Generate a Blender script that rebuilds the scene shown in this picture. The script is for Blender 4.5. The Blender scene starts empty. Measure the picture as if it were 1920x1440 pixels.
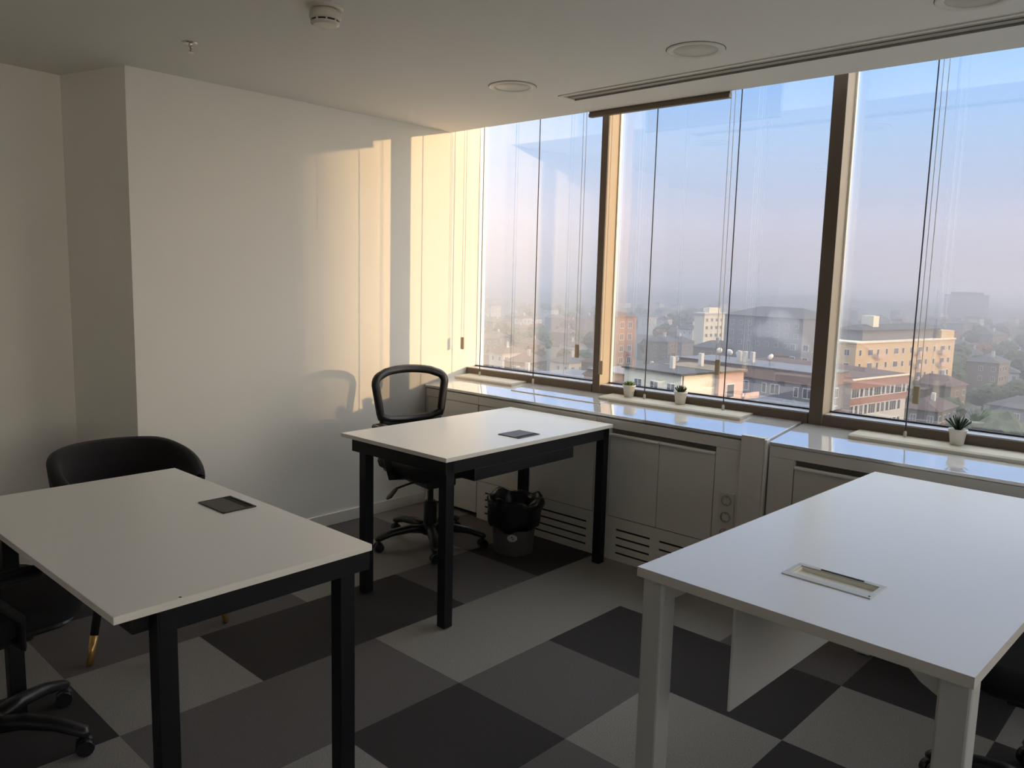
import bpy, bmesh, math, random
from math import sin, cos, pi, radians, sqrt, atan2, tan
from mathutils import Vector, Matrix

S = bpy.context.scene
COL = S.collection
random.seed(7)

# ------------------------------------------------------------------ camera
cam_d = bpy.data.cameras.new('camera')
cam = bpy.data.objects.new('camera', cam_d)
COL.objects.link(cam)
CF = Vector((-0.6669674914, 0.7332928052, -0.1320455498))
CR = Vector((0.7372735152, 0.6751245270, 0.0251917988))
CU = Vector((-0.1076203008, 0.0805514424, 0.9909234763))
CP = Vector((1.9671878894, -1.9179832940, 1.4689783831))
M = Matrix((CR, CU, -CF)).transposed().to_4x4()
M.translation = CP
cam.matrix_world = M
cam_d.sensor_width = 36.0
cam_d.lens = 1497.2137 / 1920 * 36.0
cam_d.clip_start = 0.05
cam_d.clip_end = 6000
S.camera = cam

# ------------------------------------------------------------------ colour / exposure
S.view_settings.view_transform = 'Standard'
S.view_settings.look = 'None'
S.view_settings.gamma = 1
S.view_settings.exposure = 1.15
S.cycles.use_denoising = True
S.cycles.max_bounces = 10
S.cycles.diffuse_bounces = 6
S.cycles.glossy_bounces = 5
S.cycles.transparent_max_bounces = 24
S.cycles.volume_bounces = 1
S.cycles.sample_clamp_indirect = 6

# ------------------------------------------------------------------ sky + sun
SUN_DIR = Vector((1.0, 0.585, 0.132)).normalized()      # towards the sun
W = bpy.data.worlds.new('sky'); S.world = W
W.use_nodes = True
nt = W.node_tree; nt.nodes.clear()
def N(tree, kind, **kw):
    n = tree.nodes.new(kind)
    for k, v in kw.items():
        if k.startswith('i_'):
            n.inputs[k[2:].replace('_', ' ')].default_value = v
        else:
            setattr(n, k, v)
    return n
tc = N(nt, 'ShaderNodeTexCoord')
sep = N(nt, 'ShaderNodeSeparateXYZ')
nt.links.new(tc.outputs['Generated'], sep.inputs[0])
ramp = N(nt, 'ShaderNodeValToRGB')
cr = ramp.color_ramp
cr.elements[0].position = 0.0; cr.elements[0].color = (0.36, 0.355, 0.42, 1)
cr.elements[1].position = 1.0; cr.elements[1].color = (2.1, 2.2, 2.35, 1)
for p, c in ((0.03, (0.42, 0.40, 0.47)), (0.07, (0.45, 0.445, 0.545)), (0.15, (0.33, 0.43, 0.61)), (0.24, (0.21, 0.39, 0.70)), (0.36, (0.15, 0.35, 0.77)), (0.46, (0.30, 0.44, 0.72)), (0.58, (1.7, 1.8, 1.95))):
    e = cr.elements.new(p); e.color = (*c, 1)
nt.links.new(sep.outputs['Z'], ramp.inputs[0])
dotn = N(nt, 'ShaderNodeVectorMath', operation='DOT_PRODUCT')
dotn.inputs[1].default_value = SUN_DIR
nt.links.new(tc.outputs['Generated'], dotn.inputs[0])
glow = N(nt, 'ShaderNodeMapRange'); glow.inputs['From Min'].default_value = 0.34; glow.inputs['From Max'].default_value = 1.0
glow.interpolation_type = 'SMOOTHSTEP'
nt.links.new(dotn.outputs['Value'], glow.inputs['Value'])
zf = N(nt, 'ShaderNodeMapRange'); zf.inputs['From Min'].default_value = 0.0; zf.inputs['From Max'].default_value = 0.75
zf.inputs['To Min'].default_value = 1.0; zf.inputs['To Max'].default_value = 0.12
nt.links.new(sep.outputs['Z'], zf.inputs['Value'])
mul = N(nt, 'ShaderNodeMath', operation='MULTIPLY')
nt.links.new(glow.outputs[0], mul.inputs[0]); nt.links.new(zf.outputs[0], mul.inputs[1])
SKY_GLOW = 2.9
gcol = N(nt, 'ShaderNodeMix', data_type='RGBA')
gcol.inputs['A'].default_value = (0, 0, 0, 1); gcol.inputs['B'].default_value = (1.0 * SKY_GLOW, 0.80 * SKY_GLOW, 0.52 * SKY_GLOW, 1)
nt.links.new(mul.outputs[0], gcol.inputs['Factor'])
addc = N(nt, 'ShaderNodeMix', data_type='RGBA', blend_type='ADD'); addc.inputs['Factor'].default_value = 1
nt.links.new(ramp.outputs[0], addc.inputs['A']); nt.links.new(gcol.outputs['Result'], addc.inputs['B'])
bg = N(nt, 'ShaderNodeBackground'); bg.inputs['Strength'].default_value = 1.0
nt.links.new(addc.outputs['Result'], bg.inputs['Color'])
wo = N(nt, 'ShaderNodeOutputWorld'); nt.links.new(bg.outputs[0], wo.inputs['Surface'])

sd = bpy.data.lights.new('sun', 'SUN'); sun = bpy.data.objects.new('sun', sd); COL.objects.link(sun)
sd.energy = 2.85; sd.angle = radians(0.60); sd.color = (1.0, 0.62, 0.29)
sun.rotation_euler = SUN_DIR.to_track_quat('Z', 'Y').to_euler()
sun.location = (8, 5, 4)

# ------------------------------------------------------------------ materials
MATS = {}
def mat(name, col, rough=0.6, metal=0.0, spec=0.5, coat=0.0, noise=None, bump=None, alpha=None, sheen=0.0):
    if name in MATS: return MATS[name]
    m = bpy.data.materials.new(name); m.use_nodes = True
    t = m.node_tree; b = t.nodes['Principled BSDF']
    b.inputs['Base Color'].default_value = (*col, 1)
    b.inputs['Roughness'].default_value = rough
    b.inputs['Metallic'].default_value = metal
    b.inputs['Specular IOR Level'].default_value = spec
    if coat: b.inputs['Coat Weight'].default_value = coat; b.inputs['Coat Roughness'].default_value = 0.05
    if sheen: b.inputs['Sheen Weight'].default_value = sheen; b.inputs['Sheen Roughness'].default_value = 0.4
    tcn = None
    if noise or bump:
        tcn = N(t, 'ShaderNodeTexCoord')
    if noise:                      # (scale, amount)
        nz = N(t, 'ShaderNodeTexNoise'); nz.inputs['Scale'].default_value = noise[0]; nz.inputs['Detail'].default_value = 6
        t.links.new(tcn.outputs['Object'], nz.inputs['Vector'])
        mr = N(t, 'ShaderNodeMapRange'); mr.inputs['From Min'].default_value = 0.25; mr.inputs['From Max'].default_value = 0.75
        mr.inputs['To Min'].default_value = 1 - noise[1]; mr.inputs['To Max'].default_value = 1 + noise[1]
        t.links.new(nz.outputs['Fac'], mr.inputs['Value'])
        hs = N(t, 'ShaderNodeHueSaturation'); hs.inputs['Color'].default_value = (*col, 1)
        t.links.new(mr.outputs[0], hs.inputs['Value']); t.links.new(hs.outputs[0], b.inputs['Base Color'])
    if bump:                       # (scale, strength, distance)
        nb = N(t, 'ShaderNodeTexNoise'); nb.inputs['Scale'].default_value = bump[0]; nb.inputs['Detail'].default_value = 3
        t.links.new(tcn.outputs['Object'], nb.inputs['Vector'])
        bp = N(t, 'ShaderNodeBump'); bp.inputs['Strength'].default_value = bump[1]; bp.inputs['Distance'].default_value = bump[2]
        t.links.new(nb.outputs['Fac'], bp.inputs['Height']); t.links.new(bp.outputs[0], b.inputs['Normal'])
    MATS[name] = m
    return m

wall_m = mat('wall_paint', (0.85, 0.835, 0.795), 0.85, bump=(220, 0.05, 0.002))
ceil_m = mat('ceiling_paint', (0.80, 0.78, 0.74), 0.9)
base_m = mat('baseboard_paint', (0.78, 0.76, 0.70), 0.5)
desk_m = mat('white_laminate', (0.92, 0.905, 0.86), 0.32, spec=0.45)
desk2_m = mat('cool_white_laminate', (0.88, 0.88, 0.87), 0.30, spec=0.5)
edge_m = mat('laminate_edge', (0.66, 0.64, 0.58), 0.5)
blk_metal = mat('black_steel', (0.008, 0.009, 0.012), 0.5, 0.0, spec=0.3)
wht_metal = mat('white_steel', (0.55, 0.55, 0.52), 0.45)
cab_m = mat('cabinet_lacquer', (0.74, 0.72, 0.66), 0.45)
dark_gap = mat('dark_gap', (0.02, 0.02, 0.018), 0.9)
sill_m = mat('glossy_white_sill', (0.74, 0.74, 0.74), 0.06, spec=1.0, coat=1.0)
sill_m.node_tree.nodes['Principled BSDF'].inputs['IOR'].default_value = 1.85
sill_m.node_tree.nodes['Principled BSDF'].inputs['Coat IOR'].default_value = 1.7
alu_m = mat('brushed_aluminium', (0.95, 0.93, 0.88), 0.25, 0.1)
bronze_m = mat('bronze_anodised', (0.15, 0.115, 0.085), 0.42, 0.2)
beige_m = mat('mullion_side_sheen', (0.52, 0.42, 0.30), 0.45)  # beige on the mullion sides stands in for bright grazing reflection on bronze
ledge_sheen_m = mat('ledge_sky_sheen', (0.72, 0.70, 0.70), 0.25, 0.3)  # near-white colour holds the sky's reflection on the frame ledge
gasket_m = mat('black_gasket', (0.02, 0.02, 0.022), 0.6)
plastic_b = mat('black_plastic', (0.012, 0.012, 0.014), 0.35)
fabric_b = mat('black_fabric', (0.010, 0.010, 0.012), 0.95, bump=(400, 0.3, 0.002))
velvet_m = mat('black_velvet', (0.010, 0.009, 0.011), 0.9, sheen=0.12)
brass_m = mat('brass_tip', (0.62, 0.38, 0.14), 0.35, 0.8)
legwood_m = mat('dark_leg', (0.012, 0.009, 0.008), 0.5)
pot_m = mat('white_ceramic', (0.82, 0.80, 0.75), 0.35)
soil_m = mat('soil', (0.04, 0.03, 0.02), 0.95)
leaf1_m = mat('bright_succulent', (0.12, 0.20, 0.03), 0.5, noise=(60, 0.3))
leaf2_m = mat('dark_succulent', (0.025, 0.06, 0.02), 0.45, noise=(60, 0.3))
leaf3_m = mat('blackish_succulent', (0.02, 0.04, 0.02), 0.45, noise=(60, 0.3))
bag_m = mat('black_bin_bag', (0.006, 0.006, 0.008), 0.3, bump=(25, 0.5, 0.01))
bin_m = mat('grey_bin_plastic', (0.17, 0.17, 0.16), 0.5)
sticker_m = mat('sticker_white', (0.55, 0.56, 0.55), 0.6)
chain_m = mat('chain_plastic', (0.60, 0.58, 0.52), 0.4)
wire_m = mat('guide_wire', (0.10, 0.10, 0.11), 0.5, 0.5)
tag_m = mat('tensioner_plastic', (0.45, 0.36, 0.24), 0.5)
rail_m = mat('cream_rail', (0.66, 0.62, 0.52), 0.5)
light_m = mat('downlight_glass', (0.55, 0.53, 0.48), 0.35)
ring_m = mat('downlight_ring', (0.72, 0.70, 0.64), 0.4)
det_m = mat('detector_plastic', (0.60, 0.57, 0.50), 0.35)
chrome_m = mat('chrome', (0.7, 0.68, 0.62), 0.2, 1.0)
socket_m = mat('socket_plastic', (0.66, 0.64, 0.57), 0.35)
c_light = mat('carpet_light', (0.25, 0.236, 0.22), 0.97, noise=(260, 0.35), bump=(500, 0.5, 0.003))
c_mid = mat('carpet_mid', (0.115, 0.104, 0.103), 0.97, noise=(260, 0.35), bump=(500, 0.5, 0.003))
c_dark = mat('carpet_dark', (0.032, 0.028, 0.028), 0.97, noise=(260, 0.35), bump=(500, 0.5, 0.003))

def glass_mat(name, base_r, tint):
    m = bpy.data.materials.new(name); m.use_nodes = True; t = m.node_tree; t.nodes.clear()
    tr = N(t, 'ShaderNodeBsdfTransparent'); tr.inputs[0].default_value = (*tint, 1)
    gl = N(t, 'ShaderNodeBsdfGlossy'); gl.inputs['Roughness'].default_value = 0.0; gl.inputs[0].default_value = (1, 1, 1, 1)
    ge = N(t, 'ShaderNodeNewGeometry')
    dt = N(t, 'ShaderNodeVectorMath', operation='DOT_PRODUCT'); t.links.new(ge.outputs['Incoming'], dt.inputs[0]); t.links.new(ge.outputs['Normal'], dt.inputs[1])
    ab = N(t, 'ShaderNodeMath', operation='ABSOLUTE'); t.links.new(dt.outputs['Value'], ab.inputs[0])
    om = N(t, 'ShaderNodeMath', operation='SUBTRACT'); om.inputs[0].default_value = 1; t.links.new(ab.outputs[0], om.inputs[1])
    pw = N(t, 'ShaderNodeMath', operation='POWER'); pw.inputs[1].default_value = 4.5; t.links.new(om.outputs[0], pw.inputs[0])
    ad = N(t, 'ShaderNodeMath', operation='MULTIPLY_ADD', use_clamp=True); ad.inputs[1].default_value = 1 - base_r; ad.inputs[2].default_value = base_r
    t.links.new(pw.outputs[0], ad.inputs[0])
    mx = N(t, 'ShaderNodeMixShader'); o = N(t, 'ShaderNodeOutputMaterial')
    t.links.new(ad.outputs[0], mx.inputs[0]); t.links.new(tr.outputs[0], mx.inputs[1]); t.links.new(gl.outputs[0], mx.inputs[2])
    t.links.new(mx.outputs[0], o.inputs[0])
    return m
glass_m = glass_mat('window_glass', 0.205, (0.95, 0.965, 0.965))

def mesh_mat():
    m = bpy.data.materials.new('chair_mesh_net'); m.use_nodes = True; t = m.node_tree; t.nodes.clear()
    tr = N(t, 'ShaderNodeBsdfTransparent'); df = N(t, 'ShaderNodeBsdfDiffuse'); df.inputs[0].default_value = (0.02, 0.02, 0.022, 1)
    mx = N(t, 'ShaderNodeMixShader'); mx.inputs[0].default_value = 0.56
    o = N(t, 'ShaderNodeOutputMaterial')
    t.links.new(tr.outputs[0], mx.inputs[1]); t.links.new(df.outputs[0], mx.inputs[2]); t.links.new(mx.outputs[0], o.inputs[0])
    return m
net_m = mesh_mat()
def frosted_mat():
    m = bpy.data.materials.new('frosted_acrylic'); m.use_nodes = True; t = m.node_tree; t.nodes.clear()
    tr = N(t, 'ShaderNodeBsdfTranslucent'); tr.inputs[0].default_value = (0.8, 0.79, 0.77, 1)
    df = N(t, 'ShaderNodeBsdfDiffuse'); df.inputs[0].default_value = (0.75, 0.74, 0.72, 1)
    mx = N(t, 'ShaderNodeMixShader'); mx.inputs[0].default_value = 0.5; o = N(t, 'ShaderNodeOutputMaterial')
    t.links.new(tr.outputs[0], mx.inputs[1]); t.links.new(df.outputs[0], mx.inputs[2]); t.links.new(mx.outputs[0], o.inputs[0])
    return m
frost_m = frosted_mat()

# ------------------------------------------------------------------ mesh helpers
def box(bm, x0, x1, y0, y1, z0, z1, bev=0.0, rot=None, mi=0):
    r = bmesh.ops.create_cube(bm, size=1)
    vs = r['verts']
    for v in vs:
        v.co = Vector(((x0 + x1) / 2 + v.co.x * (x1 - x0), (y0 + y1) / 2 + v.co.y * (y1 - y0), (z0 + z1) / 2 + v.co.z * (z1 - z0)))
    fs = list({f for v in vs for f in v.link_faces})
    for f in fs: f.material_index = mi
    if bev > 0:
        es = list({e for v in vs for e in v.link_edges})
        b = bmesh.ops.bevel(bm, geom=es, offset=bev, segments=2, affect='EDGES', profile=0.5)
        vs = list({v for f in b['faces'] for v in f.verts} | {v for v in vs if v.is_valid})
        for f in b['faces']: f.material_index = mi
    if rot:
        bmesh.ops.transform(bm, matrix=rot, verts=[v for v in vs if v.is_valid])
    return vs
def tube(bm, pts, r, n=10, closed=False, cap=True):
    pts = [Vector(p) for p in pts]; rings = []; m = len(pts)
    rad = r if isinstance(r, (list, tuple)) else [r] * m
    up = None
    for i, p in enumerate(pts):
        if closed: t = pts[(i + 1) % m] - pts[i - 1]
        else: t = pts[min(i + 1, m - 1)] - pts[max(i - 1, 0)]
        t.normalize()
        if up is None:
            up = Vector((0, 0, 1)) if abs(t.z) < 0.9 else Vector((1, 0, 0))
        a = t.cross(up).normalized(); up = a.cross(t).normalized()
        rr = rad[i]; ra, rb = rr if isinstance(rr, tuple) else (rr, rr)
        rings.append([bm.verts.new(p + a * cos(2 * pi * k / n) * ra + up * sin(2 * pi * k / n) * rb) for k in range(n)])
    for i in range(m if closed else m - 1):
        A, B = rings[i], rings[(i + 1) % m]
        for k in range(n):
            bm.faces.new((A[k], A[(k + 1) % n], B[(k + 1) % n], B[k]))
    if cap and not closed:
        bm.faces.new(rings[0][::-1]); bm.faces.new(rings[-1])
def lathe(bm, prof, n=32, cx=0, cy=0, cz=0, cap=True):
    rings = []
    for r, z in prof:
        rings.append([bm.verts.new((cx + r * cos(2 * pi * k / n), cy + r * sin(2 * pi * k / n), cz + z)) for k in range(n)])
    for A, B in zip(rings, rings[1:]):
        for k in range(n): bm.faces.new((A[k], A[(k + 1) % n], B[(k + 1) % n], B[k]))
    if cap:
        bm.faces.new(rings[0][::-1]); bm.faces.new(rings[-1])
def prism(bm, poly, z0, z1, mi=0):
    a = [bm.verts.new((x, y, z0)) for x, y in poly]; b = [bm.verts.new((x, y, z1)) for x, y in poly]
    fs = [bm.faces.new(a[::-1]), bm.faces.new(b)]
    for i in range(len(poly)):
        fs.append(bm.faces.new((a[i], a[(i + 1) % len(poly)], b[(i + 1) % len(poly)], b[i])))
    for f in fs: f.material_index = mi
def obj(name, bm, m, parent=None, smooth=False, bevel=0.0, subsurf=0):
    bmesh.ops.recalc_face_normals(bm, faces=bm.faces[:])
    me = bpy.data.meshes.new(name); bm.to_mesh(me); bm.free()
    for mm in (m if isinstance(m, (list, tuple)) else [m]): me.materials.append(mm)
    if smooth:
        for p in me.polygons: p.use_smooth = True
    o = bpy.data.objects.new(name, me); COL.objects.link(o)
    if parent is not None: o.parent = parent
    if bevel:
        b = o.modifiers.new('bevel', 'BEVEL'); b.width = bevel; b.segments = 2; b.limit_method = 'ANGLE'
    if subsurf:
        s = o.modifiers.new('sub', 'SUBSURF'); s.levels = subsurf; s.render_levels = subsurf
    return o
def tag(o, label=None, cat=None, group=None, kind=None):
    if label: o['label'] = label
    if cat: o['category'] = cat
    if group: o['group'] = group
    if kind: o['kind'] = kind
    return o
def thing(name, label, cat, loc=(0, 0, 0), rz=0.0, group=None, kind=None):
    o = bpy.data.objects.new(name, None); COL.objects.link(o)
    o.location = loc; o.rotation_euler = (0, 0, rz); o.empty_display_size = 0.1
    return tag(o, label, cat, group, kind)
def struct(name, bm, m, label, cat, **kw):
    o = obj(name, bm, m, **kw); return tag(o, label, cat, kind='structure')
def BM(): return bmesh.new()
def bx(*a, **k):
    b = BM(); box(b, *a, **k); return b
def copy_tree(o, parent=None):
    c = o.copy(); COL.objects.link(c)
    if parent is not None: c.parent = parent
    for ch in [x for x in bpy.data.objects if x.parent == o]: copy_tree(ch, c)
    return c

XW, HC = -1.87, 2.3726
YF, HS = 1.471, 0.779          # cabinet front, sill height
YG = 1.95                      # glass plane
RX, BY = 4.6, -3.7

# ------------------------------------------------------------------ floor: carpet tiles, one mesh
LGT, MID, DRK = 0, 1, 2
known = {(-1,-1):1,(0,-1):2,(-1,0):0,(0,0):1,(1,0):0,(-2,-1):2,(-2,-2):0,(-1,-2):1,(-2,0):2,(0,1):2,(1,1):2,(2,1):0,(2,0):2,
         (-1,1):0,(-2,1):1,(-1,2):0,(-2,2):2,(-3,0):0,(-3,-1):1,(-3,1):0,(-2,-3):2,(-1,-3):0,(-3,-2):1,(0,-2):0,(1,2):1,(2,2):2,
         (3,1):2,(3,2):0,(1,-1):1,(-3,-3):0,(-4,-2):2,(-4,-1):0,(0,2):0,(-3,2):1,(-4,0):2,(3,0):0,(-2,-4):0,(-4,1):1,(-4,2):0,(-4,-3):1}
b = BM()
for i in range(-8, 12):
    for j in range(-12, 6):
        mi = known.get((i, j), random.choice((0, 1, 2)))
        x0, y0 = i * .5, j * .5
        f = b.faces.new([b.verts.new(p) for p in ((x0, y0, 0), (x0 + .5, y0, 0), (x0 + .5, y0 + .5, 0), (x0, y0 + .5, 0))])
        f.material_index = mi
bmesh.ops.remove_doubles(b, verts=b.verts[:], dist=1e-4)
bmesh.ops.rotate(b, verts=b.verts[:], cent=(0, 0, 0), matrix=Matrix.Rotation(-0.0134, 3, 'Z'))
for n, co in (((1,0,0),(RX,0,0)), ((-1,0,0),(-2.5,0,0)), ((0,1,0),(0,1.95,0)), ((0,-1,0),(0,BY,0))):
    bmesh.ops.bisect_plane(b, geom=b.verts[:] + b.edges[:] + b.faces[:], plane_co=co, plane_no=n, clear_outer=True)
r_ = bmesh.ops.extrude_face_region(b, geom=b.faces[:])
bmesh.ops.translate(b, verts=[v for v in r_['geom'] if isinstance(v, bmesh.types.BMVert)], vec=(0, 0, -0.06))
struct('floor', b, [c_light, c_mid, c_dark], 'grey checkered carpet tile floor', 'floor')

# ------------------------------------------------------------------ walls and ceiling
b = BM(); prism(b, [(XW, YG + .05), (XW, -.345), (-2.33, -.46), (-2.6, -.46), (-2.6, YG + .05)], 0, 2.75)
struct('wall_left', b, wall_m, 'white wall with the warm patch of sunlight beside the windows', 'wall')
b = BM(); prism(b, [(-2.33, -.46), (-2.28, -.9), (-2.28, BY), (-2.6, BY), (-2.6, -.46)], 0, 2.75)
struct('wall_recess', b, wall_m, 'dim recessed wall behind the armchair at the left', 'wall')
struct('wall_back', bx(-2.6, RX + .1, BY - .1, BY, 0, 2.75), wall_m, 'plain white wall behind the camera', 'wall')
b = BM(); box(b, RX, RX + .1, BY, -2.6, 0, 2.75); box(b, RX, RX + .1, 1.0, YG + .05, 0, 2.75); box(b, RX, RX + .1, -2.6, 1.0, 0, .85); box(b, RX, RX + .1, -2.6, 1.0, 2.35, 2.75)
struct('wall_right', b, wall_m, 'white wall at the far right side, with an added window opening for fill light', 'wall')
sw = thing('window_7', 'unseen side window added in the right wall to fill the room with light', 'window', (RX + .05, -2.6, .85), kind='structure')  # unseen opening added so sky light fills the deeper room
b = BM(); box(b, -.004, .004, 0, 3.6, 0, 1.5); obj('glass_pane', b, glass_m, sw)
b = BM()
for yy in (0, 1.18, 2.36, 3.56): box(b, -.03, .03, yy, yy + .04, 0, 1.5)
box(b, -.03, .03, 0, 3.6, 0, .04); box(b, -.03, .03, 0, 3.6, 1.46, 1.5); obj('window_frame', b, bronze_m, sw)
struct('wall_front', bx(-2.6, RX + .1, YG - .02, YG + .10, -0.3, .80), wall_m, 'low wall below the windows hidden by the cabinets', 'wall')
b = BM()
box(b, -2.6, RX + .1, BY - .1, 1.671, HC, HC + .25)
box(b, -2.6, RX + .1, 1.671, YG + .1, HC + .30, HC + .45)
struct('ceiling', b, ceil_m, 'plain white plaster ceiling ending before the windows', 'ceiling')
b = BM()
box(b, XW, XW + .012, -.345, YF + .0, 0.0, .07, bev=.003)
struct('baseboard_left', b, base_m, 'low white baseboard along the sunlit wall', 'baseboard')
b = BM(); prism(b, [(-2.28, -.9), (-2.268, -.9), (-2.268, BY), (-2.28, BY)], 0, .07)
prism(b, [(-2.33, -.46), (-2.316, -.47), (-2.266, -.9), (-2.28, -.9)], 0, .07)
prism(b, [(XW, -.345), (XW + .01, -.357), (-2.32, -.472), (-2.33, -.46)], 0, .07)
struct('baseboard_recess', b, base_m, 'low white baseboard along the recessed wall at the left', 'baseboard')

# ------------------------------------------------------------------ window wall
MUL = [(-.808, -.757), (.480, .545), (1.79, 1.85), (3.10, 3.16), (4.42, 4.48)]
HEAD = 2.62
mlabel = ['bronze mullion nearest the sunlit wall', 'bronze mullion between the two right panes in view', 'bronze mullion right of the frame', 'bronze mullion far right', 'bronze mullion at the right wall']
for i, (a, c) in enumerate(MUL):
    b = BM(); box(b, a, c, 1.832, 1.935, .80, HEAD, bev=.002); box(b, a + .008, c - .008, 1.935, 1.965, .80, HEAD)
    for f in b.faces:
        f.normal_update()
        if abs(f.normal.x) > .9: f.material_index = 1
    struct('trim_%d' % (i + 1), b, [bronze_m, beige_m], mlabel[i], 'mullion')
edges = [XW] + [v for m_ in MUL for v in m_] + [RX]
segs = [(edges[k], edges[k + 1]) for k in range(0, len(edges), 2)]
wl = ['left window pane reflecting the sunlit wall', 'middle window between the two bronze mullions', 'right window overlooking the brick office block', 'window right of the frame', 'window far right', 'narrow window at the right wall']
for i, (a, c) in enumerate(segs[:6]):
    w = thing('window_%d' % (i + 1), wl[i], 'window', (a, YG, .82), kind='structure')
    L = c - a
    b = BM(); box(b, .006, L - .006, -.118, -.012, -.03, .040, bev=.0015); obj('window_sill', b, bronze_m, w)
    b = BM(); box(b, .006, L - .006, -.110, -.030, .0405, .045); obj('window_ledge', b, ledge_sheen_m, w)
    b = BM(); box(b, .0, L, -.028, -.012, .040, .052); box(b, L - .004, L, -.028, -.01, .05, HEAD - .82)
    obj('gasket', b, gasket_m, w)
    b = BM(); b_ = .004 if i else .0
    box(b, 0.0, b_ + .004, -.020, .0, .052, HEAD - .82); box(b, L - .016, L - .004, -.020, .0, .052, HEAD - .82); obj('window_frame', b, alu_m, w)
    b = BM(); box(b, .002, L - .002, 0, .012, .045, HEAD - .82); obj('glass_pane', b, glass_m, w)

# roller blind gear ---------------------------------------------------
def blind(x0, x1, wires, ca, cb, head, label, zoff=0.0):
    t = thing('window_blind', label, 'blind', (x0, 1.80, .80 + zoff), group='blind fittings at the windows')
    b = BM()
    # a shallow cream rail with a sloping top
    L = x1 - x0
    pr_ = [(-.108, .0002), (-.108, .0145), (-.096, .0215), (.032, .0255), (.032, .0162), (0.0, .0125)]
    A = [b.verts.new((0, y, z)) for y, z in pr_]; B = [b.verts.new((L, y, z)) for y, z in pr_]
    b.faces.new(A); b.faces.new(B[::-1])
    for k in range(6): b.faces.new((A[k], A[(k + 1) % 6], B[(k + 1) % 6], B[k]))
    obj('bottom_rail', b, rail_m, t, bevel=.0012)
    for wx in wires:
        b = BM(); tube(b, [(wx - x0, 0.0, .018), (wx - x0, 0.0, 1.80)], .0030, 8); 
        g = obj('guide_wire', b, wire_m, t, smooth=True)
        b = BM(); lathe(b, [(.005, 0), (.007, .01), (.007, .026), (.003, .034)], 12, wx - x0, 0, .018); obj('wire_foot', b, chain_m, g, smooth=True)
    if head:
        b = BM(); box(b, head[0] - x0, head[1] - x0, -.135, -.105, 1.543, 1.562, bev=.002)
        box(b, head[0] - x0, head[1] - x0, -.128, -.112, 1.562, 1.82); obj('blind_head', b, bronze_m, t)
    for cx, cy, zt in ca:
        b = BM()
        for dx in (-.011, .011):
            tube(b, [(cx - x0 + dx, cy - 1.80, zt - .80), (cx - x0 + dx, cy - 1.80, 1.82)], .0014, 6)
        for k in range(150):
            z = zt - .80 + .01 + k * .0104
            for dx in (-.011, .011):
                bmesh.ops.create_icosphere(b, subdivisions=1, radius=.0021, matrix=Matrix.Translation((cx - x0 + dx, cy - 1.80, z)))
        g = obj('bead_chain', b, chain_m, t)
        b = BM(); box(b, cx - x0 - .014, cx - x0 + .014, cy - 1.807, cy - 1.793, zt - .88, zt - .80, bev=.006); obj('chain_tensioner', b, tag_m, g)
    return t
blind(-1.83, -1.32, [-1.705, -1.24 - .0], [(-1.79, 1.72, 1.075), (-.905, 1.80, 1.09)], 0, None, 'guide wires, bead chains and short cream rail at the left window')
blind(-.66, .20, [-.425, .05], [(-.72, 1.79, 1.01), (.005, 1.80, 1.08)], 0, (-.78, .053), 'guide wires, bead chain and cream rail carrying the two succulents')
blind(.72, 1.62, [.925, 1.50], [(.955, 1.80, 1.055)], 0, None, 'guide wires, bead chain and cream rail carrying the spiky dark plant', zoff=-.006)

# ------------------------------------------------------------------ counter and cabinets along the window
def counter(name, x0, x1, dz, label):
    b = BM()
    prof = [(YF - .004, -.014), (YF - .004, 0), (1.55, .0093), (1.832, .0413), (1.935, .0413), (1.935, -.03), (YF + .03, -.03), (YF + .03, -.014)]
    A = [b.verts.new((x0, y, HS + dz + z)) for y, z in prof]; B = [b.verts.new((x1, y, HS + dz + z)) for y, z in prof]
    b.faces.new(A); b.faces.new(B[::-1])
    for k in range(len(prof)): b.faces.new((A[k], A[(k + 1) % 8], B[(k + 1) % 8], B[k]))
    return tag(obj(name, b, sill_m, None, bevel=.0015), label, 'counter')
counter('window_counter', XW + .002, .448, -.004, 'long glossy white counter slab below the left and middle windows')
counter('window_counter', .458, 4.55, -.010, 'glossy white counter slab below the right window')
# flush access lid on the counter
t = thing('access_lid', 'flush rectangular lid let into the white counter near the left mullion', 'lid', (-1.25, 1.62, HS + .0136))
b = BM(); box(b, 0, .66, 0, .085, 0, .0035, bev=.001); obj('lid_plate', b, sill_m, t)
b = BM(); box(b, -.004, .664, -.004, .0, 0, .0045); box(b, -.004, 0, 0, .085, 0, .0045); box(b, .66, .664, 0, .085, 0, .0045); obj('lid_frame', b, alu_m, t)
t.rotation_euler = (0.113, 0, 0)

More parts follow.
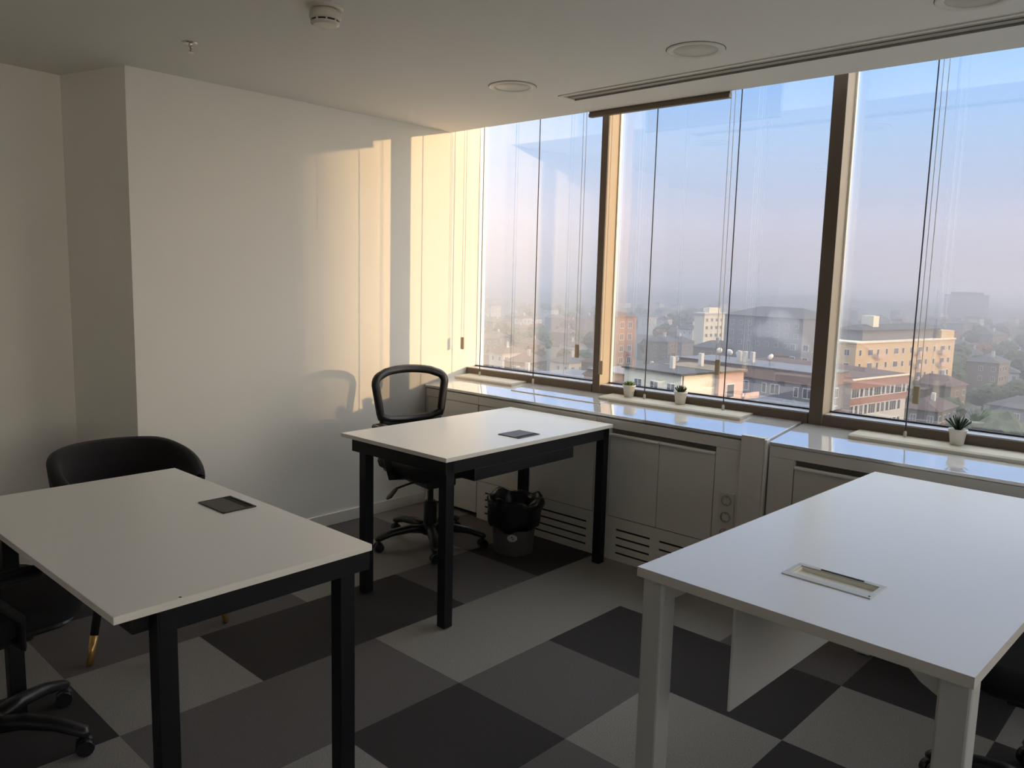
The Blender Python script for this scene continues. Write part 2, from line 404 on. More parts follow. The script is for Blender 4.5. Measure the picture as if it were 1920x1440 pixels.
def cabinet(x0, x1, doors, rail, grille, label, low=.236, top=.664, socket=None, stile=True):
    """carcass face built of pieces around door openings; local origin at x0, front plane y=0"""
    t = thing('window_cabinet', label, 'cabinet', (x0, YF, 0), group='cabinets along the window wall')
    L = x1 - x0
    b = BM()
    fz = HS - .075
    box(b, 0, L, .050, .40, .0, HS - .046)          # body core
    box(b, 0, L, 0, .022, fz, HS - .0265)            # fascia
    d0, d1 = (doors[0][0] - x0, doors[-1][1] - x0) if doors else (0, 0)
    if doors:
        if d0 > .004: box(b, 0, d0 - .003, 0, .022, 0.0, fz - .0015)
        if d1 < L - .004: box(b, d1 + .003, L, 0, .022, 0.0, fz - .0015)
        # plinth with slots: strips between the slots
        zs = grille['z'] if grille else []
        if grille:
            runs = grille['runs']
            xs = [d0 - .003]
            zc = 0.0
            for z in sorted(zs):
                box(b, d0 - .003, d1 + .003, 0, .004, zc, z - .005); zc = z + .005
                last = d0 - .003
                for ra, rb in runs:
                    ra -= x0; rb -= x0
                    box(b, last, ra, 0, .004, z - .005, z + .005); last = rb
                box(b, last, d1 + .003, 0, .004, z - .005, z + .005)
            box(b, d0 - .003, d1 + .003, 0, .004, zc, low - .003)
        elif low > .03:
            box(b, d0 - .003, d1 + .003, 0, .022, 0, low - .003)
    else:
        box(b, 0, L, 0, .022, 0, fz - .0015)
    obj('cabinet_body', b, cab_m, t)
    if doors:
        b = BM(); box(b, d0 - .003, d1 + .003, .0045 if grille else .0225, .045, .01, low - .004); obj('vent_shadow', b, dark_gap, t)
        b = BM(); box(b, d0 - .003, d1 + .003, .0225, .045, low + .012, fz); obj('recess_backing', b, mat('recess_shadow_grey', (.16, .15, .13), .8), t)
    for a, c in doors:
        b = BM(); box(b, a - x0 + .0015, c - x0 - .0015, .0, .018, low, top, bev=.001); d = obj('door', b, cab_m, t)
        if rail:
            b = BM(); box(b, a - x0 + .0015, c - x0 - .0015, -.013, .010, top + .0005, top + .0145, bev=.004); obj('handle_strip', b, alu_m, d)
    return t
Z4 = [.169, .127, .085, .043]
cabinet(XW + .013, -1.385, [(-1.84, -1.388)], False, None, 'corner cabinet with a tall plain door below the left window', low=.03, top=.70)
cabinet(-1.383, -.505, [(-1.38, -.96), (-.96, -.51)], False, dict(z=Z4, runs=[(-1.316, -.985), (-.945, -.545)]), 'cabinet with long vent slots behind the waste bin', top=.70)
cabinet(-.503, .322, [(-.411, -.112), (-.112, .195)], True, dict(z=Z4, runs=[(-.350, -.142), (-.086, .122)]), 'two-door cabinet with metal handle strip and vent slots beside the black desk')
cabinet(.460, 1.90, [(.578, .99), (.99, 1.40)], True, dict(z=Z4, runs=[(.63, .95), (1.03, 1.36)]), 'cabinet with metal handle strip behind the long white desk')
cabinet(1.902, 3.2, [(2.0, 2.5), (2.5, 3.0)], True, dict(z=Z4, runs=[(2.05, 2.4), (2.55, 2.9)]), 'cabinet beyond the right edge of the view')
# column cover between the two counter runs
t = thing('column_cover', 'narrow boxed panel dividing the two runs of window cabinets', 'panel', (.326, YF, 0))
b = BM(); box(b, 0, .112, -.012, .02, 0, HS - .004, bev=.0015); obj('front_panel', b, cab_m, t)
b = BM(); box(b, 0, .112, -.012, .022, HS - .0035, HS + .002, bev=.001); obj('cap', b, cab_m, t)
b = BM(); box(b, .114, .124, -.014, .02, 0, HS - .004, bev=.001); obj('edge_strip', b, pot_m, t)

# socket plate
t = thing('power_socket', 'triple wall socket plate on the cabinet beside the column cover', 'socket', (.270, YF, .378))
b = BM(); box(b, -.039, .039, -.010, -.0005, -.120, .118, bev=.003)
obj('plate', b, socket_m, t)
for dz in (.08, 0, -.08):
    b = BM()
    n = 28; 
    lathe(b, [(.026, .0), (.026, .004), (.0215, .004), (.0195, -.006)], n, cap=False)
    f = [v for v in b.verts if abs(v.co.z + .006) < 1e-6]; b.faces.new(f)
    box(b, -.0035, .0035, -.022, -.015, -.006, .003); box(b, -.0035, .0035, .015, .022, -.006, .003)
    bmesh.ops.transform(b, matrix=Matrix.Translation((0, -.0105, dz)) @ Matrix.Rotation(pi / 2, 4, 'X'), verts=b.verts[:])
    s = obj('socket', b, mat('socket_well', (.36, .35, .31), .35), t)
    b = BM()
    for dx in (-.0095, .0095):
        lathe(b, [(.0027, 0), (.0027, .002)], 12, dx, 0, -.0058)
    bmesh.ops.transform(b, matrix=Matrix.Translation((0, -.0105, dz)) @ Matrix.Rotation(pi / 2, 4, 'X'), verts=b.verts[:])
    obj('pin_hole', b, dark_gap, s)

# ------------------------------------------------------------------ ceiling fittings
def downlight(x, y, label):
    t = thing('ceiling_downlight', label, 'ceiling light', (x, y, HC), group='round recessed downlights')
    b = BM(); lathe(b, [(.113, 0), (.113, -.004), (.108, -.007), (.086, -.004), (.086, 0)], 48, cap=False); obj('trim_ring', b, ring_m, t, smooth=True)
    b = BM(); lathe(b, [(.0855, -.001), (.0845, -.0025), (.02, -.003)], 48); obj('diffuser', b, light_m, t, smooth=True)
    b = BM(); lathe(b, [(.1155, -.0002), (.1155, -.0012), (.113, -.0012)], 48, cap=False); obj('shadow_gap', b, dark_gap, t)
downlight(-.724, .991, 'round unlit downlight nearest the left end of the air slot')
downlight(.270, .969, 'round unlit downlight, middle one along the air slot')
downlight(1.24, .985, 'round unlit downlight cut by the top edge of the photo')
# air slot
t = thing('air_diffuser', 'long slim linear air diffuser in the ceiling along the windows', 'vent', (-.668, 1.333, HC), -0.020)
b = BM()
LL = 4.9
box(b, 0, LL, -.068, -.050, -.006, 0, bev=.0015); box(b, 0, LL, .050, .062, -.006, 0, bev=.0015); box(b, 0, .018, -.05, .05, -.006, 0, bev=.0015)
obj('frame', b, ring_m, t)
b = BM(); box(b, .018, LL, -.05, .05, -.001, -.0003); obj('recess', b, mat('vent_dark', (.10, .095, .085), .7), t)
b = BM(); box(b, .018, LL, -.046, -.030, -.005, -.001, bev=.001); box(b, .018, LL, .044, .047, -.009, -.001); box(b, .018, LL, -.006, .030, -.003, -.001); obj('louvre', b, mat('louvre_grey', (.36, .34, .30), .5), t)
# smoke detector
t = thing('smoke_detector', 'round off-white smoke detector on the ceiling at the top edge', 'smoke detector', (-.475, -.236, HC))
b = BM(); lathe(b, [(.062, 0), (.062, -.006), (.058, -.010), (.050, -.010)], 40); obj('base_plate', b, det_m, t, smooth=False)
b = BM(); lathe(b, [(.046, -.010), (.050, -.015), (.053, -.022), (.054, -.036), (.050, -.044), (.048, -.044)], 40); obj('housing', b, det_m, t, smooth=True)
b = BM()
lathe(b, [(.046, -.044), (.046, -.050)], 40)
obj('smoke_inlet', b, dark_gap, t)
b = BM()
for k in range(9):
    a = 2 * pi * k / 9 + .2
    box(b, .043, .0495, -.003, .003, -.051, -.043, rot=Matrix.Rotation(a, 4, 'Z'))
lathe(b, [(.0495, -.050), (.049, -.055), (.040, -.060), (.015, -.062)], 40); obj('cap', b, det_m, t)
# sprinkler
t = thing('sprinkler_head', 'small chrome sprinkler head on the ceiling above the pillar corner', 'sprinkler', (-1.276, -.326, HC))
b = BM(); lathe(b, [(.030, 0), (.030, -.002), (.022, -.006), (.012, -.006)], 28); obj('escutcheon', b, chrome_m, t, smooth=True)
b = BM(); lathe(b, [(.008, -.005), (.008, -.016), (.005, -.018)], 14)
for s in (-1, 1): tube(b, [(s * .007, 0, -.016), (s * .010, 0, -.026), (s * .003, 0, -.036)], .0018, 6)
obj('body', b, chrome_m, t)
b = BM(); lathe(b, [(.002, -.018), (.002, -.036)], 8); obj('bulb', b, mat('red_bulb', (.3, .05, .03), .2), t)
b = BM(); lathe(b, [(.012, -.036), (.013, -.038), (.004, -.039)], 16); obj('deflector', b, chrome_m, t)

# ------------------------------------------------------------------ desks
def grommet(L, Wd, label, loc, rz, z, two=False):
    t = thing('cable_box', label, 'cable outlet', (loc[0], loc[1], z), rz)
    b = BM(); e = .006
    box(b, -L/2, L/2, -Wd/2, -Wd/2 + e, 0, .004, bev=.001); box(b, -L/2, L/2, Wd/2 - e, Wd/2, 0, .004, bev=.001)
    box(b, -L/2, -L/2 + e, -Wd/2, Wd/2, 0, .004, bev=.001); box(b, L/2 - e, L/2, -Wd/2, Wd/2, 0, .004, bev=.001)
    obj('frame', b, mat('dark_grey_metal', (.045, .042, .038), .45, .4), t)
    b = BM(); box(b, -L/2 + e, L/2 - .030, -Wd/2 + e, Wd/2 - e, .0005, .0035, bev=.001); obj('lid', b, mat('grommet_lid', (.06, .056, .05), .5, .3), t)
    b = BM(); box(b, L/2 - .030, L/2 - e, -Wd/2 + e, Wd/2 - e, .0002, .0012); obj('brush_slot', b, dark_gap, t)
    return t
def black_desk(x0, x1, y0, y1, h, piv, ang, label, longx, insets, tray=True):
    t = thing('office_desk', label, 'desk', (piv[0], piv[1], 0), ang)
    X0, X1, Y0, Y1 = x0 - piv[0], x1 - piv[0], y0 - piv[1], y1 - piv[1]
    b = BM(); box(b, X0, X1, Y0, Y1, h - .018, h, bev=.0012)
    for f in b.faces:
        if abs(f.normal.z) < .5: f.material_index = 1
    obj('tabletop', b, [desk_m, mat('pale_laminate_edge', (0.84, 0.82, 0.77), 0.45)], t)
    ix0, ix1, iy0, iy1 = insets
    lw = .046
    for lx in (X0 + ix0, X1 - ix1 - lw):
        for ly in (Y0 + iy0, Y1 - iy1 - lw):
            b = BM(); box(b, lx, lx + lw, ly, ly + lw, .004, h - .0185, bev=.002); l = obj('leg', b, blk_metal, t)
            b = BM(); lathe(b, [(.012, 0), (.012, .005)], 14, lx + lw / 2, ly + lw / 2, 0); obj('foot', b, plastic_b, l)
    zt, zb = h - .019, h - .073
    b = BM()
    if not longx:
        box(b, X0 + .075, X1 - .008, Y0 + .006, Y0 + .036, zb, zt, bev=.002)
        box(b, X0 + .075, X1 - .008, Y1 - .05, Y1 - .02, zb, zt, bev=.002)
        box(b, X1 - .036, X1 - .008, Y0 + .036, Y1 - .05, zb, zt, bev=.002)
        box(b, X0 + .14, X0 + .17, Y0 + .036, Y1 - .05, zb, zt, bev=.002)
    else:
        box(b, X1 - .046, X1 - .008, Y0 + .10, Y1 - .002, zb, zt, bev=.002)
        box(b, X0 + .01, X0 + .046, Y0 + .10, Y1 - .002, zb, zt, bev=.002)
        box(b, X0 + .046, X1 - .046, Y0 + .055, Y0 + .095, zb, zt, bev=.002)
        box(b, X0 + .046, X1 - .046, Y1 - .060, Y1 - .030, zb, zt, bev=.002)
    obj('frame', b, blk_metal, t)
    if tray:
        b = BM()
        if not longx: box(b, X1 - .16, X1 - .010, Y0 + .175, Y0 + .86, h - .127, h - .074, bev=.002)
        else: box(b, X0 + .25, X1 - .25, Y1 - .22, Y1 - .10, h - .125, h - .05, bev=.002)
        obj('cable_tray', b, blk_metal, t)
    return t
H = .7365
black_desk(-1.0595, -.351, .2469, 1.4206, H, (-.351, .2469), .0086, 'white-topped desk with black steel legs pushed against the window cabinets', False, (.125, .008, .010, .020))
dk1 = black_desk(-.9047, .2745, -1.2903, -.6091, H, (.2745, -.6091), .0024, 'white-topped desk with black steel legs in the left foreground', True, (.012, .010, .095, .050), tray=False)
grommet(.110, .160, 'dark square cable lid near the far edge of the left foreground desk', (-.331, -.710), pi / 2 + .01, H)
grommet(.130, .152, 'dark square cable lid on the desk beside the window cabinets', (-.493, .845), .01, H)
b = BM(); lathe(b, [(.0035, 0), (.0030, .0003)], 12, .266 - .2745, -1.142 + .6091, H + .0001); obj('edge_pin', b, dark_gap, dk1)
# long white desk
t = thing('office_desk', 'long white desk with white steel legs in the right foreground', 'desk', (.879, -.2214, 0), -.0411)
DW, DL = .785, 1.60
b = BM()
# top with a cut-out for the cable box (frame of four slabs)
gx0, gx1, gy0, gy1 = .288, .487, .262, .330
for q in ((0, gx0, 0, DL), (gx1, DW, 0, DL), (gx0, gx1, 0, gy0), (gx0, gx1, gy1, DL)):
    box(b, q[0], q[1], q[2], q[3], H - .025, H)
bmesh.ops.remove_doubles(b, verts=b.verts[:], dist=1e-5)
for f in b.faces:
    if abs(f.normal.z) < .5: f.material_index = 1
obj('tabletop', b, [desk2_m, edge_m], t)
for lx, sx in ((.006, 1), (DW - .006 - .062, -1)):
    for ly, sy in ((.02, 1), (DL - .082, -1)):
        b = BM(); box(b, lx, lx + .062, ly, ly + .062, .006, H - .0255, bev=.006); l = obj('leg', b, wht_metal, t)
        b = BM(); lathe(b, [(.02, 0), (.02, .007)], 16, lx + .031, ly + .031, 0); obj('foot', b, plastic_b, l)
        # triangular gusset
        b = BM()
        ax = lx + .062 if sx > 0 else lx
        P = [(ax, H - .0255), (ax + sx * .075, H - .0255), (ax + sx * .035, H - .060), (ax, H - .078)]
        A = [b.verts.new((x, ly + .012, z)) for x, z in P]; B = [b.verts.new((x, ly + .05, z)) for x, z in P]
        b.faces.new(A); b.faces.new(B[::-1])
        for k in range(4): b.faces.new((A[k], A[(k + 1) % 4], B[(k + 1) % 4], B[k]))
        obj('gusset', b, wht_metal, l)
b = BM()
box(b, .14, DW - .14, .13, .16, H - .058, H - .026, bev=.002); box(b, .14, DW - .14, DL - .065, DL - .035, H - .062, H - .026, bev=.002)
box(b, .03, .06, .09, DL - .09, H - .062, H - .026, bev=.002); box(b, DW - .06, DW - .03, .09, DL - .09, H - .062, H - .026, bev=.002)
obj('frame', b, wht_metal, t)
b = BM(); box(b, .252, .260, .045, 1.50, .425, H - .040, bev=.003); bmesh.ops.recalc_face_normals(b, faces=b.faces[:])
obj('modesty_panel', b, frost_m, t, bevel=0)
for yy in (.35, 1.2):
    b = BM(); box(b, .262, .30, yy, yy + .03, H - .075, H - .0255, bev=.002); obj('panel_clamp', b, wht_metal, t)
c = thing('cable_box', 'white recessed cable outlet let into the long white desk', 'cable outlet', (.879, -.2214, H), -.0411)
b = BM()
e = .004
fx0, fx1, fy0, fy1 = .276, .499, .238, .346
box(b, fx0, fx1, fy0, gy0, .0, .003, bev=.001); box(b, fx0, fx1, gy1, fy1, .0, .003, bev=.001)
box(b, fx0, gx0, gy0, gy1, .0, .003, bev=.001); box(b, gx1, fx1, gy0, gy1, .0, .003, bev=.001)
obj('frame', b, mat('white_plastic_frame', (.62, .61, .56), .3), c)
b = BM(); box(b, gx0 + .0005, gx1 - .0005, gy0 + .0005, gy1 - .0005, -.0105, -.009); box(b, gx0 + .0005, gx0 + .003, gy0 + .0005, gy1 - .0005, -.009, -.0002)
box(b, gx1 - .003, gx1 - .0005, gy0 + .0005, gy1 - .0005, -.0225, -.0002); box(b, gx0 + .003, gx1 - .003, gy0 + .0005, gy0 + .003, -.0225, -.0002); box(b, gx0 + .003, gx1 - .003, gy1 - .003, gy1 - .0005, -.0225, -.0002)
obj('tray', b, mat('cream_tray', (.80, .78, .70), .35), c)
b = BM(); box(b, gx0 + .05, gx1 - .04, gy1 + .0015, gy1 + .0085, .0031, .0042); obj('cable_slot', b, dark_gap, c)
b = BM(); lathe(b, [(.0025, 0), (.0025, .0006)], 10, gx1 + .006, fy0 + .010, .003); obj('screw', b, dark_gap, c)

# ------------------------------------------------------------------ chairs
def rounded_slab(b, w, d, z0, z1, rc, n=6, ox=0, oy=0, crown=.0, bulge=.02):
    """soft cushion: rings from bottom to top, rounded-rectangle outline"""
    def ring(inset, z):
        vs = []
        W_, D_ = w / 2 - inset, d / 2 - inset; r = max(rc - inset, .01)
        for cx, cy, a0 in ((W_ - r, D_ - r, 0), (-W_ + r, D_ - r, pi / 2), (-W_ + r, -D_ + r, pi), (W_ - r, -D_ + r, 3 * pi / 2)):
            for k in range(n + 1):
                a = a0 + (pi / 2) * k / n
                vs.append(b.verts.new((ox + cx + r * cos(a), oy + cy + r * sin(a), z)))
        return vs
    h = z1 - z0
    R = [ring(bulge * 1.4, z0), ring(bulge * .4, z0 + h * .15), ring(0, z0 + h * .45), ring(bulge * .25, z0 + h * .75), ring(bulge, z0 + h * .95), ring(bulge * 2.2, z1), ring(min(w, d) * .28, z1 + crown)]
    m = len(R[0])
    for A, B in zip(R, R[1:]):
        for k in range(m): b.faces.new((A[k], A[(k + 1) % m], B[(k + 1) % m], B[k]))
    b.faces.new(R[0][::-1]); b.faces.new(R[-1])
def office_chair(loc, rz, label, arms=True, base_rot=0.2, group='black mesh-back office chairs', arm_dz=0.0, lever=True, arm_dy=0.0):
    """faces local +Y"""
    t = thing('office_chair', label, 'chair', loc, rz, group)
    # seat
    b = BM(); rounded_slab(b, .49, .48, .43, .50, .12, crown=.006); obj('seat', b, fabric_b, t, smooth=True)
    b = BM(); rounded_slab(b, .42, .42, .405, .435, .08); box(b, -.09, .09, -.10, .12, .345, .41, bev=.012); obj('seat_pan', b, plastic_b, t)
    # back frame: closed loop, trapezoid with arched top
    b = BM()
    def bk(u, z):  # width coordinate u, height z -> curved back
        y = -.225 - .10 * (z - .55) + .05 * (u / .23) ** 2 * .9
        return (u, y, z)
    outline = []
    wt, wb, zt, zb = .222, .192, .948, .665
    # go round: bottom left -> up left side -> arched top -> down right
    n = 10
    for k in range(n): 
        s = k / (n - 1); outline.append((-wb - (wt - wb) * s, zb + .03 + (zt - .075 - zb - .03) * s))
    for k in range(1, 6):
        a = pi - (pi / 2) * k / 5 * .85; outline.append((-wt + .055 + .055 * cos(a), zt - .075 + .050 * sin(a)))
    for k in range(1, 12):
        s = k / 12; u = -.17 + .34 * s; outline.append((u, zt - .022 + .022 * (1 - (u / .19) ** 2)))
    half = outline[:n + 5]
    for u, z in reversed(half): outline.append((-u, z))
    for k in range(1, 8):
        s = k / 8; u = wb * .95 - 2 * wb * .95 * s; outline.append((u, zb + .0 + .018 * (u / wb) ** 2))
    tube(b, [bk(u, z) for u, z in outline], [(.021, .023)] * len(outline), 10, closed=True)
    # heavier lower band
    tube(b, [bk(wb * (1 - 2 * k / 8), zb - .012) for k in range(9)], [(.015, .034)] * 9, 10)
    tube(b, [bk(wb * .9 * (1 - 2 * k / 8), zb - .070) for k in range(9)], [(.013, .030)] * 9, 10)
    obj('back_frame', b, plastic_b, t, smooth=True)
    b = BM()
    cols, rows = 10, 10; grid = []
    for i in range(rows + 1):
        s = i / rows; z = zb + .02 + (zt - .02 - zb - .02) * s
        hw = wb + (wt - wb) * s - .006
        if s > .86: hw -= (s - .86) * .35
        grid.append([b.verts.new(bk(-hw + 2 * hw * j / cols, z)) for j in range(cols + 1)])
    for i in range(rows):
        for j in range(cols): b.faces.new((grid[i][j], grid[i][j + 1], grid[i + 1][j + 1], grid[i + 1][j]))
    obj('back_mesh', b, net_m, t, smooth=True)
    b = BM(); tube(b, [(0, -.06, .37), (0, -.20, .375), (0, -.262, .42), (0, -.262, .50), (0, -.245, .60)], [(.035, .012), (.035, .012), (.034, .012), (.032, .011), (.028, .010)], 10)
    obj('back_bracket', b, plastic_b, t, smooth=True)
    if arms:
        for s in (-1, 1):
            b = BM()
            tube(b, [(s * .17, .02, .415), (s * .255, .02, .42), (s * .272, .015, .50), (s * .270, -.005 + arm_dy, .58 + arm_dz), (s * .268, -.01 + arm_dy, .615 + arm_dz)], [(.010, .022)] * 5, 10)
            a = obj('armrest', b, plastic_b, t, smooth=True)
            b = BM(); rounded_slab(b, .075, .25, .612 + arm_dz, .638 + arm_dz, .03, bulge=.008, ox=s * .268, oy=arm_dy); obj('arm_pad', b, plastic_b, a, smooth=True)
    if lever:
      b = BM(); tube(b, [(.05, .04, .38), (.16, .045, .375), (.24, .05, .362)], [.006, .006, .006], 8)
      tube(b, [(.235, .05, .364), (.255, .052, .350), (.285, .055, .325), (.300, .056, .315)], [(.008, .008), (.018, .007), (.021, .007), (.008, .004)], 10); obj('lever', b, plastic_b, t, smooth=True)
    b = BM(); lathe(b, [(.036, .11), (.036, .24), (.0285, .245), (.0285, .25), (.016, .25), (.016, .35)], 24); obj('gas_column', b, plastic_b, t, smooth=False)
    ba = thing_part('star_base', t)
    b = BM(); lathe(b, [(.045, .065), (.052, .075), (.052, .105), (.036, .125)], 24); obj('hub', b, plastic_b, ba, smooth=True)
    for k in range(5):
        a = base_rot + 2 * pi * k / 5; dx, dy = cos(a), sin(a)
        b = BM(); tube(b, [(dx * .03, dy * .03, .092), (dx * .12, dy * .12, .105), (dx * .22, dy * .22, .095), (dx * .295, dy * .295, .072), (dx * .312, dy * .312, .066)], [(.032, .026), (.028, .024), (.025, .020), (.022, .016), (.012, .008)], 10)
        l = obj('base_leg', b, plastic_b, ba, smooth=True)
        b = BM(); cxx, cyy = dx * .295, dy * .295
        for s in (-1, 1):
            lathe(b, [(.010, -.011), (.024, -.011), (.0262, -.005), (.0262, .005), (.024, .011), (.010, .011)], 18)
            new = b.verts[-18 * 6:]
            b.verts.ensure_lookup_table()
            vs = b.verts[len(b.verts) - 108:]
            ang = a * 1.7 + k
            mt = Matrix.Translation((cxx, cyy, .0265)) @ Matrix.Rotation(ang, 4, 'Z') @ Matrix.Translation((0, s * .0135, 0)) @ Matrix.Rotation(pi / 2, 4, 'X')
            bmesh.ops.transform(b, matrix=mt, verts=vs)
        tube(b, [(cxx, cyy, .045), (cxx, cyy, .068)], .007, 8)
        obj('castor', b, plastic_b, ba)
    return t
def thing_part(name, parent):
    b = BM(); lathe(b, [(.030, .060), (.030, .068)], 20); return obj(name, b, plastic_b, parent)
office_chair((-1.21, .935, 0), -pi / 2 - .17, 'black mesh-back swivel chair behind the desk by the window cabinets', base_rot=radians(-108.6) + pi / 2 + .17, arm_dz=.045)
office_chair((-.70, -1.31, 0), .10, 'black swivel chair cut by the left edge of the photo', base_rot=.68, lever=False, arm_dy=-.05)
office_chair((1.71, .62, 0), pi / 2 + .08, 'black swivel chair cut by the right edge beside the long white desk', base_rot=pi / 2 - .08, arms=False, lever=False)

def tub_chair(loc, rz, label):
    """faces local +Y"""
    t = thing('armchair', label, 'chair', loc, rz)
    b = BM()
    # curved shell: angle from -A to A measured from the back (-Y)
    n, rows = 36, 8
    A = radians(118)
    outer, inner = [], []
    for i in range(n + 1):
        a = -A + 2 * A * i / n
        k = abs(a) / A
        top = .728 - .12 * max(0, (k - .35) / .65) ** 1.6
        dirx, diry = sin(a), -cos(a)
        R = .286 + .01 * cos(2 * a)
        colo, coli = [], []
        for j in range(rows + 1):
            s = j / rows; z = .40 + (top - .40) * s
            rr = R * (1.0 + .10 * (s - .0)) - .02
            colo.append((dirx * rr * 1.02, diry * rr * .95 + .02, z)); coli.append((dirx * (rr - .045) * 1.02, diry * (rr - .045) * .95 + .02, z))
        outer.append(colo); inner.append(coli)
    O = [[b.verts.new(p) for p in c_] for c_ in outer]; I = [[b.verts.new(p) for p in c_] for c_ in inner]
    for i in range(n):
        for j in range(rows):
            b.faces.new((O[i][j], O[i + 1][j], O[i + 1][j + 1], O[i][j + 1])); b.faces.new((I[i][j], I[i][j + 1], I[i + 1][j + 1], I[i + 1][j]))
        T = [b.verts.new(((Vector(outer[i + q][rows]) + Vector(inner[i + q][rows])) / 2 + Vector((0, 0, .012)))) for q in (0, 1)]
        b.faces.new((O[i][rows], O[i + 1][rows], T[1], T[0])); b.faces.new((I[i][rows], T[0], T[1], I[i + 1][rows]))
        b.faces.new((O[i][0], I[i][0], I[i + 1][0], O[i + 1][0]))
    for i in (0, n):
        for j in range(rows): b.faces.new((O[i][j], O[i][j + 1], I[i][j + 1], I[i][j]))
    bmesh.ops.remove_doubles(b, verts=b.verts[:], dist=1e-5)
    obj('backrest', b, velvet_m, t, smooth=True)
    b = BM(); rounded_slab(b, .50, .52, .33, .46, .19, crown=.012, oy=.02); obj('seat', b, velvet_m, t, smooth=True)
    for sx in (-1, 1):
        for sy in (-1, 1):
            p0 = Vector((sx * .17, sy * .17 + .02, .35)); p1 = Vector((sx * .272, sy * .262 + .02, 0))
            pm = p0.lerp(p1, .71)
            b = BM(); tube(b, [p0, pm], [.019, .0145], 14); l = obj('leg', b, legwood_m, t, smooth=True)
            b = BM(); tube(b, [pm, p1 + Vector((0, 0, .004))], [.0148, .0115], 14); c = obj('leg_tip', b, brass_m, l, smooth=True); c['label'] = 'brass leg tip'
    return t
tub_chair((-1.335, -.615, 0), -pi / 2, 'black velvet tub armchair with brass-tipped legs behind the left desk')

# ------------------------------------------------------------------ waste bin
t = thing('waste_bin', 'grey waste bin with a black bag under the window-side desk', 'bin', (-.825, 1.195, 0))
b = BM(); lathe(b, [(.098, 0), (.104, .004), (.128, .268), (.134, .272), (.134, .280), (.124, .280), (.121, .262), (.096, .010), (.03, .010)], 40)
obj('bin_body', b, bin_m, t, smooth=True)
b = BM(); n = 64; rings = []
prof = [(.119, .150), (.137, .150), (.143, .18), (.143, .24), (.150, .285), (.145, .305), (.125, .300), (.112, .27), (.10, .20)]
for q, (r, z) in enumerate(prof):
    ring = []
    for k in range(n):
        a = 2 * pi * k / n
        w_ = 1 + .025 * sin(5 * a + q) + .018 * sin(13 * a + 2 * q) + .012 * sin(23 * a + q * 3)
        dz = .010 * sin(3 * a + q) + .008 * sin(7 * a) if q > 0 else .008 * sin(9 * a)
        rr = r * w_ + (.014 if (q in (4, 5) and abs(a - .3) < .35) else 0)
        rr = max(rr, .1305) if q in (1, 2, 3) else rr
        ring.append(b.verts.new((rr * cos(a), rr * sin(a), z + dz)))
    rings.append(ring)
for A_, B_ in zip(rings, rings[1:]):
    for k in range(n): b.faces.new((A_[k], A_[(k + 1) % n], B_[(k + 1) % n], B_[k]))
obj('bin_bag', b, bag_m, t, smooth=True)
b = BM(); n = 28; cc = -0.87
# sticker: small oval patch following the body surface, facing the camera
st = []
az0 = atan2(-1.92 - 1.195, 1.97 + .825) - .06
def on_body(u, v):
    z = .105 + v; r = .104 + (.128 - .104) * (z - .004) / .264 + .0008
    a = az0 + u / r
    return (r * cos(a), r * sin(a), z)
cen = b.verts.new(on_body(0, 0)); rg = [b.verts.new(on_body(.027 * cos(2 * pi * k / n), .020 * sin(2 * pi * k / n))) for k in range(n)]
for k in range(n): b.faces.new((cen, rg[k], rg[(k + 1) % n]))
s = obj('sticker', b, sticker_m, t); s['label'] = 'small pale oval sticker'
b = BM()
for (ua, va, ub, vb) in ((-.006, .005, .000, .010), (-.006, .004, .004, .004), (-.001, -.004, .008, -.004), (.002, -.008, .010, -.003)):
    A_, B_ = on_body(ua, va), on_body(ub, vb)
    r0 = Vector((cos(az0), sin(az0), 0)) * .0008
    tube(b, [Vector(A_) + r0, Vector(B_) + r0], .0014, 6)
obj('sticker_print', b, plastic_b, s)

